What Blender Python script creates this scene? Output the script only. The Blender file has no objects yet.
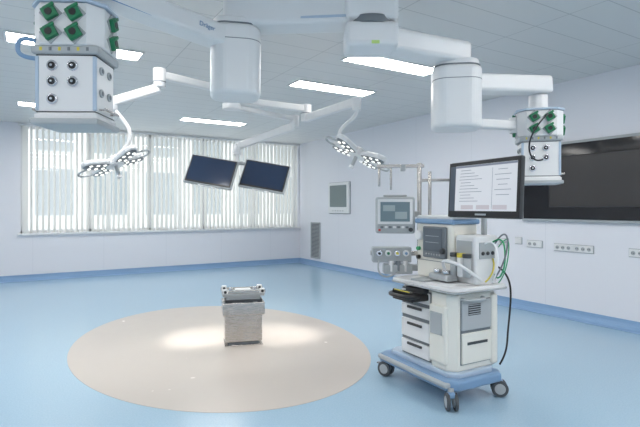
import bpy, bmesh, math, random
from mathutils import Matrix, Vector, Euler
random.seed(4)
S = bpy.context.scene
YAW = math.radians(31)
CS, SN = math.cos(YAW), math.sin(YAW)
ZC = 3.0
XR, YB = 5.83, 10.69     # right wall, back wall
XL, YF = -3.2, -3.0
def plan(x, y):           # survey frame -> room frame
    return (SN*y + CS*x, CS*y - SN*x)

# ---------------- materials ----------------
MATS = {}
def mat(name, col, rough=0.5, metal=0.0, emit=0.0, spec=0.5, noise=0.0, coat=0.0, brushed=False):
    if name in MATS: return MATS[name]
    m = bpy.data.materials.new(name); m.use_nodes = True
    nt = m.node_tree; b = nt.nodes['Principled BSDF']
    c = (col[0], col[1], col[2], 1)
    b.inputs['Base Color'].default_value = c
    b.inputs['Roughness'].default_value = rough
    b.inputs['Metallic'].default_value = metal
    b.inputs['Specular IOR Level'].default_value = spec
    b.inputs['Coat Weight'].default_value = coat
    if emit > 0:
        b.inputs['Emission Color'].default_value = c
        b.inputs['Emission Strength'].default_value = emit
    if noise > 0:
        tc = nt.nodes.new('ShaderNodeTexCoord'); n = nt.nodes.new('ShaderNodeTexNoise')
        n.inputs['Scale'].default_value = 6
        mr = nt.nodes.new('ShaderNodeMapRange')
        mr.inputs['To Min'].default_value = rough-noise; mr.inputs['To Max'].default_value = rough+noise
        if brushed:
            mp = nt.nodes.new('ShaderNodeMapping'); mp.inputs['Scale'].default_value = (2,2,70)
            nt.links.new(tc.outputs['Object'], mp.inputs[0]); nt.links.new(mp.outputs[0], n.inputs['Vector'])
        else:
            nt.links.new(tc.outputs['Object'], n.inputs['Vector'])
        nt.links.new(n.outputs['Fac'], mr.inputs['Value'])
        nt.links.new(mr.outputs['Result'], b.inputs['Roughness'])
    MATS[name] = m
    return m
WHITE = mat('white_enamel', (.77,.775,.78), .35, noise=.04)
CREAM = mat('cream_plastic', (.79,.775,.71), .4, noise=.04)
LGREY = mat('light_grey_plastic', (.42,.445,.46), .45, noise=.04)
MGREY = mat('mid_grey_plastic', (.17,.19,.21), .45)
DGREY = mat('dark_grey_plastic', (.045,.05,.055), .4)
BLACK = mat('black_plastic', (.012,.012,.014), .35)
BLUEP = mat('blue_grey_enamel', (.20,.33,.51), .35, noise=.04)
PALEB = mat('pale_blue_enamel', (.44,.54,.66), .35, noise=.04)
GREEN = mat('green_socket', (.008,.17,.07), .4)
GREENC = mat('green_cable', (.04,.36,.15), .5)
YELLOW = mat('yellow_mark', (.70,.58,.08), .5)
STEEL = mat('stainless_steel', (.56,.53,.50), .26, metal=1.0, noise=.08, brushed=True)
CHROME = mat('chrome', (.72,.73,.75), .15, metal=1.0)
RUBBER = mat('rubber', (.07,.08,.09), .7)
PAPER = mat('paper', (.86,.87,.88), .8)
LENS = mat('led_lens', (1.0,.97,.9), .2, emit=1.4)
SCRDK = mat('screen_dark_glass', (.022,.040,.085), .12)
SCRBK = mat('screen_black_glass', (.010,.010,.012), .08)
PANEL = mat('lamp_diffuser', (1,.97,.93), .6, emit=23.0)

def seam_material(name, col, dark, axes, steps, width, rough=.4, spec=.4):
    """painted panel material with joint lines every `step` metres along object axes"""
    m = bpy.data.materials.new(name); m.use_nodes = True
    nt = m.node_tree; b = nt.nodes['Principled BSDF']; L = nt.links.new
    tc = nt.nodes.new('ShaderNodeTexCoord'); sx = nt.nodes.new('ShaderNodeSeparateXYZ')
    L(tc.outputs['Object'], sx.inputs[0])
    prev = None
    for a, s in zip(axes, steps):
        md = nt.nodes.new('ShaderNodeMath'); md.operation = 'PINGPONG'; md.inputs[1].default_value = s/2
        L(sx.outputs[a], md.inputs[0])
        lt = nt.nodes.new('ShaderNodeMath'); lt.operation = 'LESS_THAN'; lt.inputs[1].default_value = width/2
        L(md.outputs[0], lt.inputs[0])
        if prev is None: prev = lt
        else:
            mx = nt.nodes.new('ShaderNodeMath'); mx.operation = 'MAXIMUM'
            L(prev.outputs[0], mx.inputs[0]); L(lt.outputs[0], mx.inputs[1]); prev = mx
    mc = nt.nodes.new('ShaderNodeMix'); mc.data_type = 'RGBA'
    mc.inputs['A'].default_value = (*col, 1); mc.inputs['B'].default_value = (*dark, 1)
    L(prev.outputs[0], mc.inputs['Factor']); L(mc.outputs['Result'], b.inputs['Base Color'])
    b.inputs['Roughness'].default_value = rough; b.inputs['Specular IOR Level'].default_value = spec
    return m
WALL = seam_material('wall_panels', (.79,.795,.84), (.70,.71,.76), ['X','Y'], [1.25,1.25], .006, rough=.5)
CEIL = seam_material('ceiling_panels', (.70,.70,.69), (.50,.505,.50), ['X','Y'], [1.25,.3125], .009, .5)

def floor_material():
    m = bpy.data.materials.new('vinyl_floor_blue'); m.use_nodes = True
    nt = m.node_tree; b = nt.nodes['Principled BSDF']; L = nt.links.new
    tc = nt.nodes.new('ShaderNodeTexCoord')
    n = nt.nodes.new('ShaderNodeTexNoise'); n.inputs['Scale'].default_value = 90; n.inputs['Detail'].default_value = 3
    cr = nt.nodes.new('ShaderNodeValToRGB')
    cr.color_ramp.elements[0].position = .35; cr.color_ramp.elements[0].color = (.345,.505,.635,1)
    cr.color_ramp.elements[1].position = .65; cr.color_ramp.elements[1].color = (.385,.545,.675,1)
    L(tc.outputs['Object'], n.inputs['Vector']); L(n.outputs['Fac'], cr.inputs[0]); L(cr.outputs[0], b.inputs['Base Color'])
    b.inputs['Roughness'].default_value = .20; b.inputs['Specular IOR Level'].default_value = .5
    return m
FLOOR = floor_material()
INLAY = mat('vinyl_floor_beige', (.58,.525,.475), .26, noise=.03)

# ---------------- builders ----------------
def link(ob, parent=None):
    S.collection.objects.link(ob)
    if parent: ob.parent = parent
    return ob
def bm_obj(name, bm, m, parent=None, smooth=False):
    me = bpy.data.meshes.new(name)
    bmesh.ops.recalc_face_normals(bm, faces=bm.faces)
    if smooth:
        for f in bm.faces: f.smooth = True
    bm.to_mesh(me); bm.free()
    for mm in (m if isinstance(m, (list, tuple)) else [m]): me.materials.append(mm)
    return link(bpy.data.objects.new(name, me), parent)
def RX(a): return Matrix.Rotation(math.radians(a), 4, 'X')
def RY(a): return Matrix.Rotation(math.radians(a), 4, 'Y')
def RZ(a): return Matrix.Rotation(math.radians(a), 4, 'Z')
def T(*v): return Matrix.Translation(Vector(v))

class Obj:
    """top-level Empty; parts are children.  ab=True: part coords given in the survey frame"""
    def __init__(s, name, x, y, z=0, rot=0, ab=False, world=False):
        s.e = bpy.data.objects.new(name, None); s.e.empty_display_size = .1
        S.collection.objects.link(s.e)
        if world: s.e.location = (x, y, z); s.e.rotation_euler = (0,0,math.radians(rot))
        else:
            X, Y = plan(x, y); s.e.location = (X, Y, z); s.e.rotation_euler = (0,0,math.radians(rot)-YAW)
        s.M = T(-x,-y,-z) if ab else Matrix.Identity(4)
        s.stack = []
    def push(s, m): s.stack.append(s.M); s.M = s.M @ m
    def pop(s): s.M = s.stack.pop()
    def put(s, ob, m): ob.matrix_local = s.M @ m; return ob
    def box(s, n, size, loc, m, rot=None, bev=.008, seg=2, taper=1.0, taperx=None):
        bm = bmesh.new(); bmesh.ops.create_cube(bm, size=1)
        for v in bm.verts:
            if v.co.z > 0:
                v.co.x *= taper if taperx is None else taperx; v.co.y *= taper
            v.co.x *= size[0]; v.co.y *= size[1]; v.co.z *= size[2]
        if bev > 0:
            bmesh.ops.bevel(bm, geom=list(bm.edges), offset=min(bev, min(size)*.45), segments=seg, profile=.5, affect='EDGES', clamp_overlap=True)
        return s.put(bm_obj(n, bm, m, s.e), T(*loc) @ (rot or Matrix.Identity(4)))
    def cyl(s, n, r, h, loc, m, rot=None, r2=None, seg=32, bev=.004):
        bm = bmesh.new()
        bmesh.ops.create_cone(bm, cap_ends=True, segments=seg, radius1=r, radius2=r if r2 is None else r2, depth=h)
        caps = [f for f in bm.faces if len(f.verts) > 4]
        if bev > 0:
            ed = set(e for f in caps for e in f.edges)
            bmesh.ops.bevel(bm, geom=list(ed), offset=min(bev, h*.4, r*.4), segments=2, profile=.5, affect='EDGES')
        for f in bm.faces:
            if len(f.verts) <= 4: f.smooth = True
        return s.put(bm_obj(n, bm, m, s.e), T(*loc) @ (rot or Matrix.Identity(4)))
    def rod(s, n, p1, p2, r, m, seg=20, r2=None):
        p1, p2 = Vector(p1), Vector(p2); d = p2-p1
        q = d.to_track_quat('Z','Y').to_matrix().to_4x4()
        return s.cyl(n, r, d.length, (p1+p2)/2, m, rot=q, seg=seg, r2=r2, bev=.002)
    def beam(s, n, p1, p2, w, h, m, bev=.015, end=1.0, seg=3):
        p1, p2 = Vector(p1), Vector(p2); d = p2-p1
        x = d.normalized(); z = Vector((0,0,1)); y = z.cross(x).normalized(); z = x.cross(y)
        R = Matrix((x,y,z)).transposed().to_4x4()
        bm = bmesh.new(); bmesh.ops.create_cube(bm, size=1)
        for v in bm.verts:
            k = end if v.co.x > 0 else 1.0
            v.co.x *= d.length; v.co.y *= w*k; v.co.z *= h*k
        bmesh.ops.bevel(bm, geom=list(bm.edges), offset=bev, segments=seg, profile=.5, affect='EDGES')
        return s.put(bm_obj(n, bm, m, s.e), T(*((p1+p2)/2)) @ R)
    def prism(s, n, pts, h, loc, m, rot=None, bev=.006, seg=2):
        bm = bmesh.new()
        vs = [bm.verts.new((p[0], p[1], -h/2)) for p in pts]
        f = bm.faces.new(vs)
        r = bmesh.ops.extrude_face_region(bm, geom=[f])
        for v in r['geom']:
            if isinstance(v, bmesh.types.BMVert): v.co.z += h
        if bev > 0:
            ed = [e for e in bm.edges if abs(e.verts[0].co.z-e.verts[1].co.z) < 1e-6]
            bmesh.ops.bevel(bm, geom=ed, offset=bev, segments=seg, profile=.5, affect='EDGES')
        return s.put(bm_obj(n, bm, m, s.e), T(*loc) @ (rot or Matrix.Identity(4)))
    def tube(s, n, pts, r, m, smooth=True):
        cu = bpy.data.curves.new(n, 'CURVE'); cu.dimensions = '3D'; cu.bevel_depth = r; cu.bevel_resolution = 4
        cu.use_fill_caps = True; cu.resolution_u = 10
        if smooth:
            sp = cu.splines.new('NURBS'); sp.points.add(len(pts)-1); sp.order_u = min(4, len(pts)); sp.use_endpoint_u = True
        else:
            sp = cu.splines.new('POLY'); sp.points.add(len(pts)-1)
        for p, q in zip(sp.points, pts): p.co = (*q, 1)
        cu.materials.append(m)
        ob = link(bpy.data.objects.new(n, cu), s.e)
        return s.put(ob, Matrix.Identity(4))
    def text(s, n, body, size, m44, m):
        cu = bpy.data.curves.new(n, 'FONT'); cu.body = body; cu.size = size; cu.extrude = .0008
        cu.align_x = 'CENTER'; cu.align_y = 'CENTER'; cu.materials.append(m)
        return s.put(link(bpy.data.objects.new(n, cu), s.e), m44)

def rrect(w, h, r, n=6, cx=0, cy=0):
    out = []
    for sx, sy, a0 in ((1,1,0),(-1,1,90),(-1,-1,180),(1,-1,270)):
        for i in range(n+1):
            a = math.radians(a0+90*i/n)
            out.append((cx+sx*0+ (w/2-r)*sx + r*math.cos(a), cy+sy*(h/2-r)+r*math.sin(a)))
    return out

# ---------------- room shell ----------------
def wbox(name, lo, hi, m, bev=0):
    bm = bmesh.new(); bmesh.ops.create_cube(bm, size=1)
    c = [(a+b)/2 for a, b in zip(lo, hi)]; d = [b-a for a, b in zip(lo, hi)]
    for v in bm.verts: v.co = Vector((v.co.x*d[0], v.co.y*d[1], v.co.z*d[2]))
    if bev: bmesh.ops.bevel(bm, geom=list(bm.edges), offset=bev, segments=2, profile=.5, affect='EDGES')
    ob = bm_obj(name, bm, m); ob.location = c
    return ob
wbox('floor', (XL-.2,YF-.2,-.2), (XR+.2,YB+.3,0), FLOOR)
wbox('ceiling', (XL-.2,YF-.2,ZC), (XR+.2,YB+.3,ZC+.2), CEIL)
wbox('wall_right', (XR,YF-.2,0), (XR+.2,YB+.3,ZC), WALL)
wbox('wall_left', (XL-.2,YF-.2,0), (XL,YB+.3,ZC), WALL)
wbox('wall_front', (XL,YF-.2,0), (XR,YF,ZC), WALL)
WX0, WX1, WZ0, WZ1 = -.2, 5.76, .90, 2.97
def join_boxes(name, boxes, m, bev=0, parent=None):
    bm = bmesh.new()
    for lo, hi in boxes:
        r = bmesh.ops.create_cube(bm, size=1)
        for v in r['verts']:
            v.co = Vector([(a+b)/2 + c*(b-a) for a, b, c in zip(lo, hi, v.co)])
    return bm_obj(name, bm, m, parent)
join_boxes('wall_back', [((XL,YB,0),(XR,YB+.3,WZ0)), ((XL,YB,WZ1),(XR,YB+.3,ZC)),
    ((XL,YB,WZ0),(WX0,YB+.3,WZ1)), ((WX1,YB,WZ0),(XR,YB+.3,WZ1))], WALL)

# coved baseboards
COVE = mat('cove_blue', (.24,.39,.60), .4)
def cove(name, p0, p1, inward):
    p0, p1 = Vector(p0), Vector(p1); inw = Vector(inward)
    prof = [(0,.11),(.010,.11),(.012,.07),(.022,.04),(.045,.016),(.075,.006),(.12,.004),(.12,0),(0,0)]
    bm = bmesh.new(); rings = []
    for p in (p0, p1):
        rings.append([bm.verts.new(p + inw*a + Vector((0,0,b))) for a, b in prof])
    n = len(prof)
    for i in range(n): bm.faces.new((rings[0][i], rings[0][(i+1)%n], rings[1][(i+1)%n], rings[1][i]))
    bm.faces.new(rings[0]); bm.faces.new(rings[1])
    return bm_obj(name, bm, COVE)
cove('baseboard_back', (XL,YB,0), (XR,YB,0), (0,-1,0))
cove('baseboard_right', (XR,YF,0), (XR,YB,0), (-1,0,0))
cove('baseboard_left', (XL,YF,0), (XL,YB,0), (1,0,0))
cove('baseboard_front', (XL,YF,0), (XR,YF,0), (0,1,0))
wbox('trim_1', (WX0-.05,YB-.06,WZ0-.04), (WX1+.05,YB+.02,WZ0), WHITE, .004)

# floor inlay (oval, long axis parallel to the side walls)
bm = bmesh.new()
icx, icy = plan(-1.06, 5.0)
N = 128
vs = []
for i in range(N):
    a = 2*math.pi*i/N
    vs.append(bm.verts.new((1.40*math.cos(a), 1.86*math.sin(a), 0)))
f = bm.faces.new(vs); r = bmesh.ops.extrude_face_region(bm, geom=[f])
for v in r['geom']:
    if isinstance(v, bmesh.types.BMVert): v.co.z += .002
inl = bm_obj('floor_inlay', bm, INLAY); inl.location = (icx, icy, 0)

# windows
gm = bpy.data.materials.new('window_glass'); gm.use_nodes = True
nt = gm.node_tree; nt.nodes.clear()
o_ = nt.nodes.new('ShaderNodeOutputMaterial'); mx = nt.nodes.new('ShaderNodeMixShader'); mx.inputs[0].default_value = .06
tr = nt.nodes.new('ShaderNodeBsdfTransparent'); tr.inputs[0].default_value = (.94,.97,.97,1)
gl = nt.nodes.new('ShaderNodeBsdfGlossy'); gl.inputs['Roughness'].default_value = .02
nt.links.new(tr.outputs[0], mx.inputs[1]); nt.links.new(gl.outputs[0], mx.inputs[2]); nt.links.new(mx.outputs[0], o_.inputs[0])
edges = [WX0, 1.0, 2.2, 3.4, 4.6, WX1]
for i in range(5):
    a, b = edges[i], edges[i+1]
    o = Obj('window_%d' % (i+1), (a+b)/2, YB+.16, (WZ0+WZ1)/2, world=True)
    w, h = b-a, WZ1-WZ0
    fr = .055
    for nm, sz, lc in (('frame_top',(w,.08,fr),(0,0,h/2-fr/2)), ('frame_bottom',(w,.08,fr),(0,0,-h/2+fr/2)),
                       ('frame_a',(fr,.08,h),(-w/2+fr/2,0,0)), ('frame_b',(fr,.08,h),(w/2-fr/2,0,0))):
        o.box(nm, sz, lc, WHITE, bev=.005)
    bmg = bmesh.new(); bmesh.ops.create_grid(bmg, x_segments=1, y_segments=1, size=.5)
    for v in bmg.verts: v.co = Vector((v.co.x*(w-.1)*1.0, 0, v.co.y*(h-.1)))
    g = bm_obj('pane', bmg, gm, o.e)

# vertical blinds
bl = bpy.data.materials.new('blind_fabric'); bl.use_nodes = True
nt = bl.node_tree; b = nt.nodes['Principled BSDF']
b.inputs['Base Color'].default_value = (.80,.80,.77,1); b.inputs['Roughness'].default_value = .8
tl = nt.nodes.new('ShaderNodeBsdfTranslucent'); tl.inputs[0].default_value = (.80,.80,.77,1)
mx = nt.nodes.new('ShaderNodeMixShader'); mx.inputs[0].default_value = .30
nt.links.new(b.outputs[0], mx.inputs[1]); nt.links.new(tl.outputs[0], mx.inputs[2])
nt.links.new(mx.outputs[0], nt.nodes['Material Output'].inputs[0])
bo = Obj('vertical_blinds', (WX0+WX1)/2, YB-.055, 2.93, world=True)
bo.box('head_rail', (WX1-WX0+.08,.05,.05), (0,0,.035), WHITE)
bm = bmesh.new()
n = 61; step = (WX1-WX0-.06)/n
for i in range(n):
    x = WX0+.06+step*(i+.2) - (WX0+WX1)/2
    phi = math.radians(-24+random.uniform(-4,4))
    dx, dy = math.sin(phi)*.045, math.cos(phi)*.045
    if i % 15 < 1: dx, dy = .046, .01
    z1, z0 = .01, WZ0-2.93+.0
    q = [bm.verts.new(p) for p in ((x-dx,-dy,z0),(x+dx,dy,z0),(x+dx,dy,z1),(x-dx,-dy,z1))]
    bm.faces.new(q)
bm_obj('slats', bm, bl, bo.e)

# neighbouring building outside
fm = bpy.data.materials.new('facade'); fm.use_nodes = True
nt = fm.node_tree; b = nt.nodes['Principled BSDF']; L = nt.links.new
tc = nt.nodes.new('ShaderNodeTexCoord'); br = nt.nodes.new('ShaderNodeTexBrick'); mp = nt.nodes.new('ShaderNodeMapping')
mp.inputs['Rotation'].default_value = (math.radians(90),0,0); mp.inputs['Location'].default_value = (0,.3,.6)
L(tc.outputs['Object'], mp.inputs[0]); L(mp.outputs[0], br.inputs[0])
br.offset = 0; br.inputs['Scale'].default_value = 1
br.inputs['Color1'].default_value = (.24,.28,.30,1); br.inputs['Color2'].default_value = (.32,.35,.37,1)
br.inputs['Mortar'].default_value = (.56,.565,.56,1); br.inputs['Mortar Size'].default_value = .38
br.inputs['Brick Width'].default_value = 2.1; br.inputs['Row Height'].default_value = 2.6
L(br.outputs['Color'], b.inputs['Base Color'])
wbox('neighbouring_building', (-14,22,-3), (26,23,9), fm)

# world
w = bpy.data.worlds.new('sky'); S.world = w; w.use_nodes = True
nt = w.node_tree; bg = nt.nodes['Background']
bg.inputs[0].default_value = (.97,.985,1.0,1); bg.inputs[1].default_value = 2.4

# ceiling lamps; the panels out of view are added to fill the room with light
FRAME = mat('lamp_frame', (.75,.77,.78), .4)
for (cx, cy) in [(3.47,4.17),(3.47,5.43),(2.9,8.68),(.38,5.33),(.4,4.05),(.4,8.68),(-1.9,5.33),(-1.9,8.0),(-1.9,2.2),(.4,.2),(3.4,-.4),(-1.9,-.8),(.4,-1.8),(3.4,-1.8),(3.4,1.0)]:
    o = Obj('recessed_ceiling_light', cx, cy, ZC, world=True)
    o.box('frame_a', (1.22,.022,.014), (0,.155,-.007), FRAME, bev=.003)
    o.box('frame_b', (1.22,.022,.014), (0,-.155,-.007), FRAME, bev=.003)
    o.box('frame_c', (.022,.29,.014), (.6,0,-.007), FRAME, bev=.003)
    o.box('frame_d', (.022,.29,.014), (-.6,0,-.007), FRAME, bev=.003)
    o.box('diffuser', (1.18,.29,.008), (0,0,-.006), PANEL, bev=0)

# ---------------- right wall fittings ----------------
o = Obj('wall_display_screen', XR, 3.22, 1.72, rot=-90, world=True)   # local -Y faces the room (-X)
o.box('outer_frame', (2.00,.05,1.02), (0,-.025,0), LGREY, bev=.012)
o.box('black_glass', (1.93,.012,.95), (0,-.054,0), SCRBK, bev=.003)
SCRW = mat('wall_screen', (.050,.046,.045), .20)
o.box('active_screen', (1.10,.006,.62), (-.02,-.062,0), SCRW, bev=.001)
for nm, sz, lc in (('bezel_top',(1.14,.008,.016),(-.02,-.062,.318)),('bezel_bottom',(1.14,.008,.016),(-.02,-.062,-.318)),('bezel_a',(.016,.008,.62),(-.58,-.062,0)),('bezel_b',(.016,.008,.62),(.54,-.062,0))):
    o.box(nm, sz, lc, BLACK, bev=.002)
o = Obj('wall_control_panel', XR, 8.85, 1.60, rot=-90, world=True)
o.box('frame', (.82,.05,.68), (0,-.025,0), WHITE, bev=.01)
o.box('frame_shadow_gap', (.84,.012,.70), (0,-.006,0), MGREY, bev=.003)
o.box('screen', (.66,.012,.48), (0,-.052,.04), mat('panel_screen_grey', (.19,.235,.235), .15), bev=.002)
for i in range(5): o.cyl('button_%d' % i, .015, .012, (-.2+i*.1,-.054,-.28), LGREY, rot=RX(90))
o = Obj('air_vent_grille', XR, 9.89, .60, rot=-90, world=True)
o.box('frame_top', (.42,.03,.03), (0,-.015,.42), LGREY); o.box('frame_bottom', (.42,.03,.03), (0,-.015,-.42), LGREY)
o.box('frame_a', (.03,.03,.86), (-.2,-.015,0), LGREY); o.box('frame_b', (.03,.03,.86), (.2,-.015,0), LGREY)
o.box('back', (.38,.008,.82), (0,-.006,0), DGREY, bev=0)
for i in range(26): o.box('louvre_%d' % i, (.37,.02,.012), (0,-.018,-.40+i*.032), LGREY, rot=RX(30), bev=0)
for j, (yy, ww, zz, kind) in enumerate([(4.92,.20,.92,1),(4.55,.16,.90,1),(4.30,.10,.93,0),(4.05,.22,.90,2),(3.62,.28,.88,2),(3.38,.24,.88,2),(2.7,.3,.88,2)]):
    o = Obj('wall_socket_plate', XR, yy, zz, rot=-90, world=True)
    o.box('plate_back', (ww+.016,.010,.10), (0,-.005,0), LGREY, bev=.003)
    o.box('plate', (ww,.020,.085), (0,-.012,0), WHITE, bev=.005)
    for i in range(int(ww/.08)):
        xx = -ww/2+.045+i*.075
        o.cyl('recess_%d' % i, .024, .006, (xx,-.022,0), LGREY if kind else WHITE, rot=RX(90))
        if kind == 2:
            o.cyl('pin_a_%d' % i, .005, .004, (xx-.01,-.026,0), BLACK, rot=RX(90), seg=8, bev=0)
            o.cyl('pin_b_%d' % i, .005, .004, (xx+.01,-.026,0), BLACK, rot=RX(90), seg=8, bev=0)

# ---------------- ceiling supply pendants ----------------
def pendant_head(o, x, y, zb, rot, s=1.0):
    """media head: lower body with outlets, wider socket block above, base tray"""
    o.push(T(x,y,zb) @ RZ(rot) @ Matrix.Scale(s,4))
    W, D = .33, .27
    o.box('base_tray', (W+.05,D+.06,.035), (0,0,.02), LGREY, bev=.01)
    o.box('base_rim', (W+.02,D+.03,.04), (0,0,.05), WHITE, bev=.012)
    o.box('body', (W,D,.36), (0,0,.24), WHITE, bev=.014, seg=3)
    o.box('body_foot_shadow_seam', (W+.003,D+.003,.006), (0,0,.078), DGREY, bev=0)  # dark slice painted in as the shadow line above the foot
    o.box('body_head_shadow_seam', (W+.003,D+.003,.006), (0,0,.40), DGREY, bev=0)  # same dark slice for the shadow line below the shoulder
    o.box('corner_strip_a', (.02,.02,.31), (W/2-.004,-D/2+.004,.24), PALEB, bev=.004)
    o.box('corner_strip_b', (.02,.02,.31), (-W/2+.004,-D/2+.004,.24), PALEB, bev=.004)
    o.box('shoulder', (W+.05,D+.04,.05), (0,0,.43), LGREY, bev=.014)
    oct_ = [(.20,.09),(.13,.17),(-.13,.17),(-.20,.09),(-.20,-.09),(-.13,-.17),(.13,-.17),(.20,-.09)]
    o.prism('socket_block', oct_, .24, (0,0,.57), WHITE, bev=.012)
    o.prism('socket_rim', [(a*1.06,b*1.06) for a,b in oct_], .02, (0,0,.70), PALEB, bev=.004)
    o.cyl('neck', .085, .16, (0,0,.78), WHITE)
    # gas outlets front + side
    k = 0
    for zz in (.34,.25,.15):
        for xx in (-.075,.04):
            if zz == .15 and xx > 0: continue
            o.cyl('outlet_ring_%d' % k, .030, .016, (xx,-D/2-.006,zz), CHROME, rot=RX(90))
            o.cyl('outlet_core_%d' % k, .020, .022, (xx,-D/2-.008,zz), BLACK, rot=RX(90))
            o.cyl('outlet_pin_%d' % k, .008, .028, (xx,-D/2-.009,zz), CHROME, rot=RX(90)); k += 1
    for sx in (1,-1):
        for zz in (.33,.20):
            for yy in (-.06,.05):
                o.cyl('side_outlet_%d' % k, .024, .014, (sx*(W/2+.005),yy,zz), LGREY, rot=RY(90))
                o.cyl('side_core_%d' % k, .014, .02, (sx*(W/2+.006),yy,zz), MGREY, rot=RY(90)); k += 1
        o.rod('rail_%d' % k, (sx*(W/2+.04),-.10,.10), (sx*(W/2+.04),.10,.10), .008, STEEL)
        o.rod('railarm_%d' % k, (sx*(W/2),-.08,.10), (sx*(W/2+.04),-.08,.10), .006, STEEL)
        o.rod('railarmb_%d' % k, (sx*(W/2),.08,.10), (sx*(W/2+.04),.08,.10), .006, STEEL)
    # green sockets, diamond mounted
    def sock(mm):
        nonlocal k
        o.push(mm)
        o.box('socket_plate_%d' % k, (.092,.092,.008), (0,0,.004), LGREY, rot=RZ(45), bev=.003)
        o.box('socket_green_%d' % k, (.074,.074,.03), (0,0,.016), GREEN, rot=RZ(30), bev=.006)
        o.cyl('socket_hole_%d' % k, .020, .004, (0,0,.032), BLACK, bev=0); o.box('socket_lid_%d' % k, (.068,.02,.012), (0,.03,.03), GREEN, rot=RZ(30))
        o.pop(); k += 1
    for zz in (.625,.515):
        for xx in (-.066,.066):
            sock(T(xx,-.17,zz) @ RX(90))
        for sx in (1,-1):
            sock(T(sx*.20,0.0,zz) @ RZ(sx*90) @ RX(90))
    for i in range(6):
        o.box('label_%d' % i, (.014,.003,.02), (-.13+i*.052,-D/2-.022,.43), MGREY if i%2 else YELLOW, bev=0)
    o.pop()

def joint(o, x, y, z0, z1, r, rot=0):
    """tall rounded elbow housing"""
    h = z1-z0
    pts = rrect(r*2, r*1.9, r*.62, 8)
    o.prism('elbow_shell', pts, h*.9, (x,y,z0+h*.45), WHITE, rot=RZ(rot), bev=.03, seg=4)
    o.prism('elbow_cap', [(a*.9,b*.9) for a,b in pts], h*.14, (x,y,z1-h*.07), WHITE, rot=RZ(rot), bev=.02, seg=3)
    o.prism('elbow_cap_shadow_gap', [(a*.94,b*.94) for a,b in pts], .008, (x,y,z0+h*.905), MGREY, rot=RZ(rot), bev=0)  # grey lip colours in the shade between cap and shell
    o.prism('elbow_shadow_seam', [(a*1.004,b*1.004) for a,b in pts], .005, (x,y,z0+h*.70), MGREY, rot=RZ(rot), bev=0)  # grey band drawn as a shadow seam around the shell

def label_on_beam(o, p1, p2, w, t, size, zoff=0, body='Dräger', m=None):
    p1, p2 = Vector(p1), Vector(p2); d = (p2-p1); x = d.normalized()
    y = Vector((0,0,1)); n_ = x.cross(y).normalized()
    if n_.y > 0: x = -x; n_ = x.cross(y).normalized()
    c = p1 + d*t + n_*(w/2+.001) + Vector((0,0,zoff))
    R = Matrix((x, n_.cross(x), n_)).transposed().to_4x4()
    o.text('label', body, size, T(*c) @ R, m or BLUEP)

HUB = (.33, 3.15)
o = Obj('pendant_mount_column', HUB[0], HUB[1], ZC, ab=True)
o.cyl('ceiling_flange', .24, .05, (HUB[0],HUB[1],2.975), WHITE)
o.cyl('column', .13, .17, (HUB[0],HUB[1],2.87), WHITE)

JL = (-.57, 3.22)
o = Obj('ceiling_supply_pendant', HUB[0], HUB[1], 2.69, ab=True)
o.box('hub_block', (.34,.26,.19), (HUB[0],HUB[1],2.69), WHITE, bev=.03, seg=3)
o.beam('upper_arm', (HUB[0]-.05,HUB[1],2.68), (JL[0]-.06,JL[1],2.68), .22, .19, WHITE, .03)
o.beam('arm_strip', (HUB[0]-.1,HUB[1]-.115,2.62), (JL[0]+.15,JL[1]-.112,2.62), .008, .015, PALEB, .002)
joint(o, JL[0], JL[1], 2.13, 2.64, .165, 12)
HL = (-1.25, 2.46)
o.beam('lower_arm', (JL[0],JL[1],2.50), (HL[0]-.05,HL[1]-.05,2.56), .17, .13, WHITE, .025)
o.beam('lower_arm_strip', (JL[0]-.02,JL[1]-.105,2.45), (HL[0]+.05,HL[1]-.05,2.505), .02, .012, BLUEP, .002)
label_on_beam(o, (JL[0],JL[1],2.50), (HL[0],HL[1],2.56), .175, .28, .04)
pendant_head(o, HL[0], HL[1], 1.80, 2, .86)
# hook bar on the outer side
o.tube('hook_bar', [(HL[0]-.15,HL[1]-.1,2.22),(HL[0]-.22,HL[1]-.12,2.24),(HL[0]-.24,HL[1]-.12,2.18),(HL[0]-.22,HL[1]-.12,2.13),(HL[0]-.12,HL[1]-.1,2.13)], .011, BLUEP)

JR = (.98, 3.45)
o = Obj('ceiling_supply_pendant', HUB[0], HUB[1], 2.50, ab=True)
o.cyl('hub_collar', .15, .05, (HUB[0],HUB[1],2.595), MGREY)
o.box('hub_block', (.34,.28,.16), (HUB[0],HUB[1],2.50), WHITE, bev=.03, seg=3)
o.beam('upper_arm', (HUB[0],HUB[1],2.50), (JR[0]+.05,JR[1],2.49), .22, .15, WHITE, .03)
label_on_beam(o, (HUB[0],HUB[1],2.50), (JR[0],JR[1],2.49), .222, .38, .04)
o.box('tape_mark', (.05,.004,.02), (HUB[0]+.02,HUB[1]-.1425,2.44), mat('tape_lime',(.50,.68,.20),.5), bev=0)
joint(o, JR[0], JR[1], 1.955, 2.44, .17, -8)
HR = (1.68, 3.68)
o.beam('lower_arm', (JR[0],JR[1],2.29), (HR[0]+.06,HR[1],2.33), .17, .13, WHITE, .025)
label_on_beam(o, (JR[0],JR[1],2.29), (HR[0],HR[1],2.33), .172, .52, .045)
pendant_head(o, HR[0], HR[1], 1.57, -14, .80)
o.tube('black_cable', [(HR[0]-.02,HR[1]-.2,2.08),(HR[0]-.12,HR[1]-.26,2.0),(HR[0]-.2,HR[1]-.2,1.85),(HR[0]-.12,HR[1]-.18,1.72),(HR[0]-.04,HR[1]-.16,1.75)], .006, BLACK)
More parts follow.
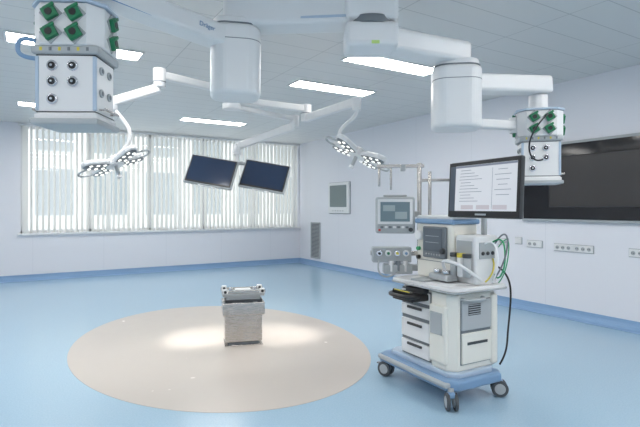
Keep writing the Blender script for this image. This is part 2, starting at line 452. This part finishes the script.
# second small arm behind the elbow
o.beam('bracket_arm', (JR[0]+.05,JR[1]+.12,2.03), (JR[0]+.52,JR[1]+.25,2.03), .07, .07, WHITE, .015)
o.cyl('bracket_end', .05, .12, (JR[0]+.54,JR[1]+.26,2.03), WHITE)
o.rod('bracket_link', (JR[0]+.54,JR[1]+.25,2.03), (HR[0]-.08,HR[1]+.02,2.03), .02, LGREY)

# ---------------- surgical lights and hanging monitors ----------------
LH = (-.93, 5.03)
o = Obj('light_mount_column', LH[0], LH[1], ZC, ab=True)
o.cyl('ceiling_canopy', .20, .06, (LH[0],LH[1],2.97), WHITE)
o.cyl('column', .06, .29, (LH[0],LH[1],2.80), WHITE)

def light_head(o, x, y, z, rotz, tilt, tiltdir=0, s=1.0):
    o.push(T(x,y,z) @ RZ(tiltdir) @ RX(tilt) @ RZ(rotz-tiltdir) @ Matrix.Scale(s,4))
    o.cyl('hub', .095, .065, (0,0,0), WHITE)
    o.cyl('hub_top', .07, .05, (0,0,.05), LGREY, r2=.04)
    for i, a in enumerate((35,145,215,325)):
        o.push(RZ(a))
        pts = [(.04,-.055),(.12,-.082),(.27,-.078),(.325,-.045),(.345,0),(.325,.045),(.27,.078),(.12,.082),(.04,.055)]
        o.prism('petal_%d' % i, pts, .055, (0,0,0), WHITE, rot=RY(-5), bev=.018, seg=4)
        o.prism('petal_rib_%d' % i, [(p[0]*.8+.02,p[1]*.45) for p in pts], .02, (0,0,.03), LGREY, rot=RY(-5), bev=.006)
        o.prism('petal_underside_%d' % i, [(p[0]*.93+.01,p[1]*.84) for p in pts], .008, (0,0,-.029), MGREY, rot=RY(-5), bev=.002)
        k = 0
        for px, py in ((.12,-.038),(.12,.038),(.19,-.040),(.19,.040),(.26,-.036),(.26,.036)):
            o.cyl('led_%d_%d' % (i,k), .018, .008, (px,py,-.034+px*.087), LENS, seg=16); k += 1
        o.pop()
    o.rod('grip', (0,0,-.02), (0,0,-.15), .020, LGREY); o.cyl('grip_end', .026, .03, (0,0,-.155), WHITE)
    for sx in (1,-1):
        o.tube('handle_%d' % sx, [(sx*.25,-.10,.0),(sx*.36,-.09,.0),(sx*.39,0,.0),(sx*.36,.09,.0),(sx*.25,.10,.0)], .011, LGREY)
    o.pop()

# light A
A1 = (-1.47, 4.38)
o = Obj('surgical_light', LH[0], LH[1], 2.61, ab=True)
o.cyl('collar', .095, .07, (LH[0],LH[1],2.61), WHITE)
o.beam('extension_arm', (LH[0],LH[1],2.61), (A1[0],A1[1],2.61), .075, .075, WHITE, .018)
o.cyl('elbow', .055, .17, (A1[0],A1[1],2.58), WHITE)
o.cyl('elbow_shadow_ring', .057, .008, (A1[0],A1[1],2.545), MGREY, bev=0)  # grey ring stands in for the shaded gap at the joint
A2 = (-1.86, 4.28)
o.beam('spring_arm', (A1[0],A1[1],2.49), (A2[0],A2[1],2.34), .075, .085, WHITE, .02)
o.cyl('spring_elbow', .045, .11, (A2[0],A2[1],2.32), WHITE)
LA = (-1.84, 4.28, 1.79)
o.tube('yoke', [(A2[0],A2[1],2.30),(A2[0]+.06,A2[1],2.22),(A2[0]+.16,A2[1],2.12),(A2[0]+.17,A2[1],1.98),(A2[0]+.08,A2[1],1.88),(LA[0],LA[1],1.84)], .018, WHITE)
light_head(o, *LA, 10, -24, 75, .84)
# light B
B1 = (-.16, 5.50)
B2 = (.36, 4.72)
o = Obj('surgical_light', LH[0], LH[1], 2.53, ab=True)
o.cyl('collar', .095, .07, (LH[0],LH[1],2.53), WHITE)
o.beam('extension_arm', (LH[0],LH[1],2.53), (B1[0],B1[1],2.53), .075, .075, WHITE, .018)
o.cyl('elbow', .06, .19, (B1[0],B1[1],2.48), WHITE)
o.cyl('elbow_shadow_ring', .062, .008, (B1[0],B1[1],2.475), MGREY, bev=0)  # shaded joint gap, put in as a grey ring
o.beam('spring_arm', (B1[0],B1[1],2.42), (B2[0],B2[1],2.44), .075, .085, WHITE, .02)
o.cyl('spring_elbow', .045, .12, (B2[0],B2[1],2.41), WHITE)
LB = (.37, 4.72, 1.92)
o.tube('yoke', [(B2[0],B2[1],2.40),(B2[0]+.02,B2[1],2.30),(B2[0]-.12,B2[1],2.22),(B2[0]-.19,B2[1],2.12),(B2[0]-.15,B2[1],2.02),(LB[0],LB[1],1.97)], .018, WHITE)
light_head(o, *LB, 5, 28, 110, .92)
# monitors
o = Obj('monitor_support_arm', LH[0], LH[1], 2.45, ab=True)
o.cyl('collar', .095, .06, (LH[0],LH[1],2.455), WHITE)
C1 = (-.30, 5.60); C2 = (-.96, 5.52)
o.beam('extension_arm', (LH[0],LH[1],2.455), (C1[0],C1[1],2.43), .07, .055, WHITE, .018)
o.cyl('elbow', .055, .14, (C1[0],C1[1],2.40), WHITE)
o.beam('spring_arm', (C1[0],C1[1],2.35), (C2[0],C2[1],2.10), .08, .09, WHITE, .02)
o.cyl('swivel', .05, .12, (C2[0],C2[1],2.06), WHITE)
o.rod('drop_tube', (C2[0],C2[1],2.05), (C2[0],C2[1],1.90), .025, WHITE)
o.rod('cross_bar', (-1.23,5.49,1.93), (-.64,5.63,1.89), .022, LGREY)
def hang_monitor(x, y, z, rz, roll):
    m = Obj('hanging_monitor', x, y, z, rot=rz)
    m.push(RY(roll) @ RX(-24))
    m.box('housing', (.545,.045,.36), (0,0,0), LGREY, bev=.012)
    m.box('bezel', (.515,.008,.33), (0,-.022,0), BLACK, bev=.003)
    m.box('screen', (.485,.004,.295), (0,-.027,.003), SCRDK, bev=0)
    m.box('back_plate', (.14,.05,.12), (0,.04,.0), WHITE)
    m.rod('hanger', (0,.05,.02), (0,.06,.13), .018, WHITE)
    m.box('handle', (.2,.02,.015), (0,-.015,-.19), WHITE)
    m.pop()
hang_monitor(-1.21, 5.33, 1.79, -3, 10)
hang_monitor(-.635, 5.50, 1.75, -8, 10)

# ---------------- operating table column ----------------
o = Obj('operating_table_column', -.80, 4.95, 0, rot=14)
o.box('floor_plate', (.38,.30,.012), (0,0,.008), STEEL, bev=.004)
o.box('plinth', (.32,.24,.06), (0,0,.04), MGREY, bev=.008)
o.box('lower_shroud', (.37,.28,.30), (0,0,.19), STEEL, bev=.010, seg=3)
o.box('upper_shroud', (.42,.32,.13), (0,0,.375), STEEL, bev=.010, seg=3)
o.box('top_plate', (.37,.27,.03), (0,0,.45), DGREY, bev=.004)
o.box('slider', (.34,.24,.04), (0,0,.478), LGREY, bev=.008)
o.box('head_plate', (.42,.26,.03), (0,0,.512), LGREY, bev=.006)
for sy in (-.12,.12):
    o.box('side_rail_%d' % (sy>0), (.44,.02,.025), (0,sy,.540), STEEL, bev=.004)
    for sx in (-.185,.185):
        o.box('clamp_%d_%d' % (sy>0, int(sx*100)), (.05,.05,.045), (sx,sy,.550), WHITE, bev=.006)
        o.cyl('clamp_knob_%d_%d' % (sy>0, int(sx*100)), .014, .03, (sx,sy-.03,.55), DGREY, rot=RX(90), seg=16)
o.box('latch', (.16,.12,.03), (0,0,.54), WHITE, bev=.006)
for sx in (-.12,.12): o.cyl('pin_%d' % (sx>0), .018, .05, (sx,0,.55), CHROME)

# ---------------- anaesthesia machine ----------------
o = Obj('anesthesia_machine', .91, 3.79, 0, rot=-61.4)
# chassis
o.prism('chassis', [(-.40,-.20),(-.36,-.27),(.40,-.27),(.46,-.20),(.46,.22),(.40,.27),(-.36,.27),(-.40,.22)], .07, (0,0,.155), BLUEP, bev=.018, seg=3)
o.prism('chassis_top', [(-.34,-.14),(-.30,-.20),(.36,-.20),(.41,-.14),(.41,.18),(.36,.23),(-.30,.23),(-.34,.18)], .04, (0,0,.205), PALEB, bev=.012, seg=3)
o.box('foot_bumper', (.80,.05,.035), (.03,-.265,.165), LGREY, bev=.012)
for i, (cx, cy, a) in enumerate(((-.36,-.23,20),(.42,-.235,-30),(.40,.24,50),(-.35,.23,0))):
    o.push(T(cx,cy,0) @ RZ(a))
    o.cyl('caster_stem_%d' % i, .022, .05, (0,0,.125), LGREY)
    o.box('caster_fork_%d' % i, (.07,.05,.04), (.01,0,.105), BLUEP, bev=.012)
    for sy in (-.028,.028):
        o.cyl('caster_tyre_%d_%d' % (i, sy>0), .06, .022, (.02,sy,.06), RUBBER, rot=RX(90))
        o.cyl('caster_rim_%d_%d' % (i, sy>0), .040, .026, (.02,sy,.06), LGREY, rot=RX(90))
    o.box('caster_brake_%d' % i, (.05,.03,.012), (-.04,0,.09), MGREY, bev=.003)
    o.pop()
# cabinet
o.prism('cabinet', [(-.24,-.10),(-.20,-.15),(.14,-.15),(.18,-.19),(.33,-.19),(.38,-.13),(.38,.24),(.33,.29),(-.20,.29),(-.24,.24)], .56, (0,0,.50), CREAM, bev=.02, seg=3)
o.box('drawer_gap_shade', (.34,.006,.53), (-.04,-.152,.49), MGREY, bev=0)  # dark sheet behind the drawers, stands in for shade in their gaps
for i, (z, h) in enumerate(((.70,.10),(.585,.10),(.44,.16),(.29,.12))):
    o.box('drawer_%d' % i, (.33,.02,h-.014), (-.04,-.160,z), WHITE, bev=.006)
    o.box('drawer_pull_%d' % i, (.17,.022,.020), (-.04,-.170,z+h*.24), DGREY, bev=.004)
o.box('front_bulge', (.17,.04,.42), (.255,-.195,.48), CREAM, bev=.018, seg=3)
o.box('front_grey_panel', (.12,.012,.16), (.255,-.218,.56), LGREY, bev=.005)
# near side (+x)
o.box('side_gap_shade', (.008,.31,.46), (.381,.05,.50), MGREY, bev=0)  # dark sheet gives the shade between the side panels
o.box('side_panel_upper', (.018,.30,.21), (.386,.05,.62), LGREY, bev=.006)
o.box('side_panel_lower', (.018,.30,.22), (.386,.05,.385), CREAM, bev=.006)
o.box('side_slot', (.006,.20,.02), (.396,.05,.42), DGREY, bev=.002)
o.box('side_vent', (.006,.12,.08), (.395,.02,.66), DGREY, bev=.002)
for i in range(5): o.box('vent_fin_%d' % i, (.01,.12,.005), (.397,.02,.63+i*.016), LGREY, bev=0)
o.box('side_mould', (.05,.06,.52), (.385,.22,.50), CREAM, bev=.02, seg=3)
o.tube('side_grab', [(.385,-.10,.74),(.44,-.10,.74),(.45,0,.74),(.44,.10,.74),(.385,.10,.74)], .012, LGREY)
# worktop
o.prism('worktop', rrect(.72,.56,.06,6,.08,.05), .028, (0,0,.815), WHITE, bev=.01, seg=3)
o.prism('worktop_edge', rrect(.74,.58,.07,6,.08,.05), .012, (0,0,.80), LGREY, bev=.004)
o.box('paper_sheet', (.26,.19,.002), (.20,-.10,.831), PAPER, rot=RZ(12), bev=0)
o.box('paper_sheet_b', (.21,.29,.002), (.28,.08,.833), PAPER, rot=RZ(-20), bev=0)
o.box('notebook', (.15,.20,.014), (.02,-.10,.837), LGREY, rot=RZ(5), bev=.002)
# pull-out black tray / handle at the front
o.push(T(.09,.04,-.02))
o.box('tray', (.26,.17,.05), (-.10,-.27,.735), BLACK, bev=.012)
o.box('tray_lip', (.24,.02,.08), (-.10,-.35,.745), BLACK, bev=.008)
o.tube('tray_handle', [(-.22,-.30,.75),(-.23,-.38,.75),(-.19,-.41,.75),(-.01,-.41,.75),(.03,-.38,.75),(.02,-.30,.75)], .016, BLACK)
o.box('tray_mark', (.18,.006,.008), (-.10,-.362,.782), YELLOW, bev=.001)
o.box('tray_bracket', (.22,.12,.06), (-.10,-.18,.765), DGREY, bev=.01)
o.pop()
# upper body
o.box('ventilator_housing', (.42,.26,.44), (-.02,.14,1.05), CREAM, bev=.02, seg=3)
o.box('housing_shadow_seam', (.424,.264,.005), (-.02,.14,.97), MGREY, bev=0)  # shadow line between housing halves, made as a grey slice
o.box('top_band', (.45,.29,.04), (-.02,.14,1.285), BLUEP, bev=.015, seg=3)
o.box('top_lid', (.42,.26,.03), (-.02,.14,1.318), WHITE, bev=.012)
o.box('display_bezel', (.26,.03,.25), (.0,.0,1.12), MGREY, bev=.01)
o.box('display_screen', (.21,.006,.18), (-.005,-.017,1.14), mat('ventilator_lcd', (.10,.12,.14), .2, emit=.15), bev=.001)
o.box('display_curve_a', (.15,.002,.004), (-.01,-.021,1.17), LGREY, bev=0)
o.box('display_curve_b', (.15,.002,.004), (-.01,-.021,1.12), LGREY, bev=0)
for i in range(6): o.cyl('display_key_%d' % i, .008, .008, (-.08+i*.03,-.017,1.025), LGREY, rot=RX(90), seg=12)
o.cyl('rotary_knob', .022, .03, (.112,-.025,1.06), DGREY, rot=RX(90))
o.cyl('pressure_gauge', .042, .03, (-.185,.0,1.17), WHITE, rot=RX(90)); o.cyl('gauge_face', .034, .004, (-.185,-.017,1.17), PAPER, rot=RX(90), bev=0)
o.cyl('flow_knob_a', .016, .03, (-.19,-.005,1.06), GREENC, rot=RX(90)); o.cyl('flow_knob_b', .016, .03, (-.19,-.005,.99), BLACK, rot=RX(90))
o.box('gas_module', (.20,.24,.36), (.29,.15,1.01), WHITE, bev=.02, seg=3)
o.box('gas_module_face', (.15,.01,.10), (.29,.027,1.10), LGREY, bev=.004)
for i, xx in enumerate((.235,.305,.36)):
    o.cyl('vaporizer_%d' % i, .030, .14, (xx,-.02,.96), LGREY if i != 1 else WHITE)
    o.cyl('vaporizer_dial_%d' % i, .033, .03, (xx,-.02,1.045), (DGREY, YELLOW, DGREY)[i])
o.box('module_side', (.008,.16,.12), (.393,.15,1.08), LGREY, bev=.003)
for i in range(3): o.cyl('module_port_%d' % i, .014, .02, (.397,.10+i*.05,1.06), DGREY, rot=RY(90), seg=16)
# breathing block + absorber
o.box('breathing_block', (.20,.12,.05), (.15,-.05,.87), LGREY, bev=.012)
o.cyl('valve_dome_a', .03, .03, (.10,-.06,.91), CHROME); o.cyl('valve_dome_b', .03, .03, (.19,-.06,.91), CHROME)
# hoses
o.tube('hose_white', [(.19,-.07,.93),(.22,-.14,1.0),(.30,-.16,1.02),(.40,-.10,.98),(.44,0,.90),(.42,.06,.87)], .012, WHITE)
o.tube('cable_green', [(.40,.20,1.14),(.48,.22,1.20),(.52,.20,1.05),(.50,.20,.92),(.44,.20,.86),(.40,.22,.90)], .006, GREENC)
o.tube('cable_green_b', [(.40,.26,1.10),(.48,.28,1.22),(.52,.24,1.06),(.49,.22,.90),(.42,.24,.84)], .004, GREENC)
o.tube('cable_grey', [(.38,.24,1.12),(.46,.26,1.25),(.55,.22,1.15),(.50,.18,.95),(.42,.18,.86)], .006, MGREY)
o.tube('cable_black', [(.38,.28,.95),(.48,.30,.9),(.50,.28,.7),(.46,.28,.45),(.48,.26,.34),(.43,.24,.24)], .007, BLACK)
o.tube('cable_yellow', [(.38,.22,1.02),(.46,.16,.98),(.50,.10,.92),(.44,.08,.86)], .006, YELLOW)
o.tube('cable_white', [(.38,.12,1.12),(.50,.14,1.22),(.54,.14,1.0),(.47,.12,.86)], .006, PAPER)
# mast for the big monitor
o.rod('monitor_mast', (.30,.22,1.15), (.30,.22,1.56), .022, LGREY)
o.box('mast_clamp', (.07,.07,.06), (.30,.22,1.50), LGREY)

# large touchscreen on the machine (27")
m = Obj('touchscreen_monitor', 1.13, 3.30, 1.525, rot=-64)
m.push(RX(-3))
m.box('housing', (.665,.035,.405), (0,0,0), DGREY, bev=.012)
m.box('glass', (.655,.006,.395), (0,-.019,0), BLACK, bev=.002)
SCR = mat('lit_screen_page', (.66,.66,.68), .3, emit=.32)
SCP = mat('lit_screen_tile', (.55,.50,.52), .3, emit=.28)
SCL = mat('lit_screen_line', (.22,.24,.30), .3, emit=.12)
SCB = mat('lit_screen_side', (.07,.09,.12), .3, emit=.1)
m.box('page', (.56,.002,.325), (.025,-.0235,.008), SCR, bev=0)
m.box('side_bar', (.055,.002,.325), (-.2845,-.0235,.008), SCB, bev=0)
m.box('header_bar', (.56,.002,.014), (.025,-.0250,.162), SCL, bev=0)
for i in range(11): m.box('text_row_%d' % i, (.10+.04*((i*37)%4),.001,.0030), (-.15+.015*((i*13)%4),-.0252,.135-i*.022), SCL, bev=0)
for i in range(6): m.box('note_row_%d' % i, (.08+.03*((i*5)%3),.001,.0030), (.19,-.0252,.125-i*.034), SCL, bev=0)
for i in range(3): m.box('tile_%d' % i, (.12,.001,.03), (-.13+i*.15,-.0252,-.128), SCP, bev=0)
m.box('column_rule', (.002,.001,.28), (.10,-.0252,.0), SCL, bev=0)
m.box('chin_strip', (.10,.003,.012), (0,-.0225,-.178), LGREY, bev=0)
m.box('vesa_box', (.14,.05,.14), (-.10,.04,0), DGREY, bev=.01)
m.rod('tilt_arm', (-.10,.06,0), (-.20,.24,0), .022, LGREY)
m.pop()

# equipment rail pole with patient monitor and valve rack
o = Obj('equipment_rail_stand', .86, 4.14, .85, ab=True)
o.rod('pole', (.86,4.14,.86), (.86,4.14,1.78), .019, STEEL)
o.box('pole_foot', (.12,.10,.05), (.84,4.12,.88), LGREY)
o.rod('pole_b', (.93,4.05,1.30), (.93,4.05,1.70), .014, STEEL)
o.beam('top_bar', (.50,4.20,1.755), (.90,4.13,1.755), .03, .03, STEEL, .005)
o.beam('mid_bar', (.84,4.14,1.63), (1.18,4.08,1.63), .03, .025, STEEL, .005)
o.rod('hook_a', (.52,4.20,1.75), (.52,4.20,1.58), .010, STEEL); o.rod('hook_b', (.62,4.18,1.75), (.62,4.18,1.55), .009, STEEL)
o.box('rail_clip', (.04,.05,.06), (.72,4.15,1.74), LGREY)
o.beam('monitor_bracket', (.62,4.17,1.34), (.86,4.14,1.34), .05, .05, LGREY, .01)
o.beam('rack_rail', (.44,4.16,1.0), (.92,4.12,1.0), .02, .04, STEEL, .004)
o.box('rack_body', (.33,.10,.13), (.61,4.09,.995), LGREY, bev=.01)
for i in range(4):
    o.cyl('rack_dial_%d' % i, .026, .03, (.50+i*.075,4.03,1.01), WHITE if i%2 else CHROME, rot=RX(90))
    o.cyl('rack_dial_core_%d' % i, .012, .04, (.50+i*.075,4.025,1.01), (BLACK,GREEN,YELLOW,BLUEP)[i], rot=RX(90), seg=16)
o.box('rack_tray', (.24,.12,.08), (.66,4.08,.875), LGREY, bev=.01)
for i in range(3): o.cyl('tray_jar_%d' % i, .022, .09, (.60+i*.06,4.04,.90), WHITE if i != 1 else MGREY)
o.tube('drain_hose', [(.50,4.03,.95),(.47,3.99,.88),(.52,3.98,.80),(.60,4.0,.82),(.66,4.02,.86)], .007, LGREY)
m = Obj('patient_monitor', .64, 4.08, 1.33, rot=-8)
m.box('housing', (.33,.10,.31), (0,0,0), LGREY, bev=.02, seg=3)
m.box('bezel', (.29,.01,.21), (0,-.052,.03), WHITE, bev=.004)
m.box('screen', (.245,.004,.165), (0,-.058,.03), mat('lcd_grey_teal', (.15,.21,.24), .2, emit=.1), bev=0)
m.box('screen_field_a', (.10,.002,.05), (-.05,-.061,.06), mat('lcd_light', (.30,.36,.38), .3, emit=.10), bev=0)
m.box('screen_field_b', (.10,.002,.06), (.05,-.061,.0), MATS['lcd_light'], bev=0)
for i in range(7): m.box('key_%d' % i, (.025,.008,.018), (-.11+i*.035,-.052,-.10), (MGREY, WHITE)[i%2], bev=.003)
m.box('red_key', (.02,.008,.018), (-.13,-.054,-.125), mat('red_key', (.5,.04,.03), .5), bev=.003)
m.cyl('dial', .018, .02, (.13,-.055,-.12), DGREY, rot=RX(90))
m.box('carry_handle', (.2,.03,.02), (0,0,.165), LGREY)

# ---------------- lights ----------------
def spot(name, x, y, z, tx, ty, energy, ang, size=.25):
    l = bpy.data.lights.new(name, 'SPOT'); l.energy = energy; l.spot_size = math.radians(ang); l.spot_blend = .9
    l.shadow_soft_size = size; l.color = (1,.96,.92)
    ob = bpy.data.objects.new(name, l); S.collection.objects.link(ob)
    X, Y = plan(x, y); ob.location = (X, Y, z)
    TX, TY = plan(tx, ty)
    ob.rotation_euler = (Vector((TX,TY,0))-Vector((X,Y,z))).to_track_quat('-Z','Y').to_euler()
spot('surgical_lamp_beam', LA[0]+.03, LA[1]+.05, LA[2]-.16, -1.24, 5.15, 170, 32, .12)
spot('surgical_lamp_beam', LB[0]-.03, LB[1]+.03, LB[2]-.17, -.45, 5.25, 170, 32, .12)

# ---------------- camera ----------------
cam = bpy.data.cameras.new('camera'); co = bpy.data.objects.new('camera', cam); S.collection.objects.link(co)
co.location = (0,0,1.4); co.rotation_euler = (math.radians(90), 0, -YAW)
cam.sensor_width = 36; cam.lens = 478/640*36; cam.shift_y = -6.5/640
cam.clip_start = .05
S.camera = co
S.view_settings.view_transform = 'Standard'
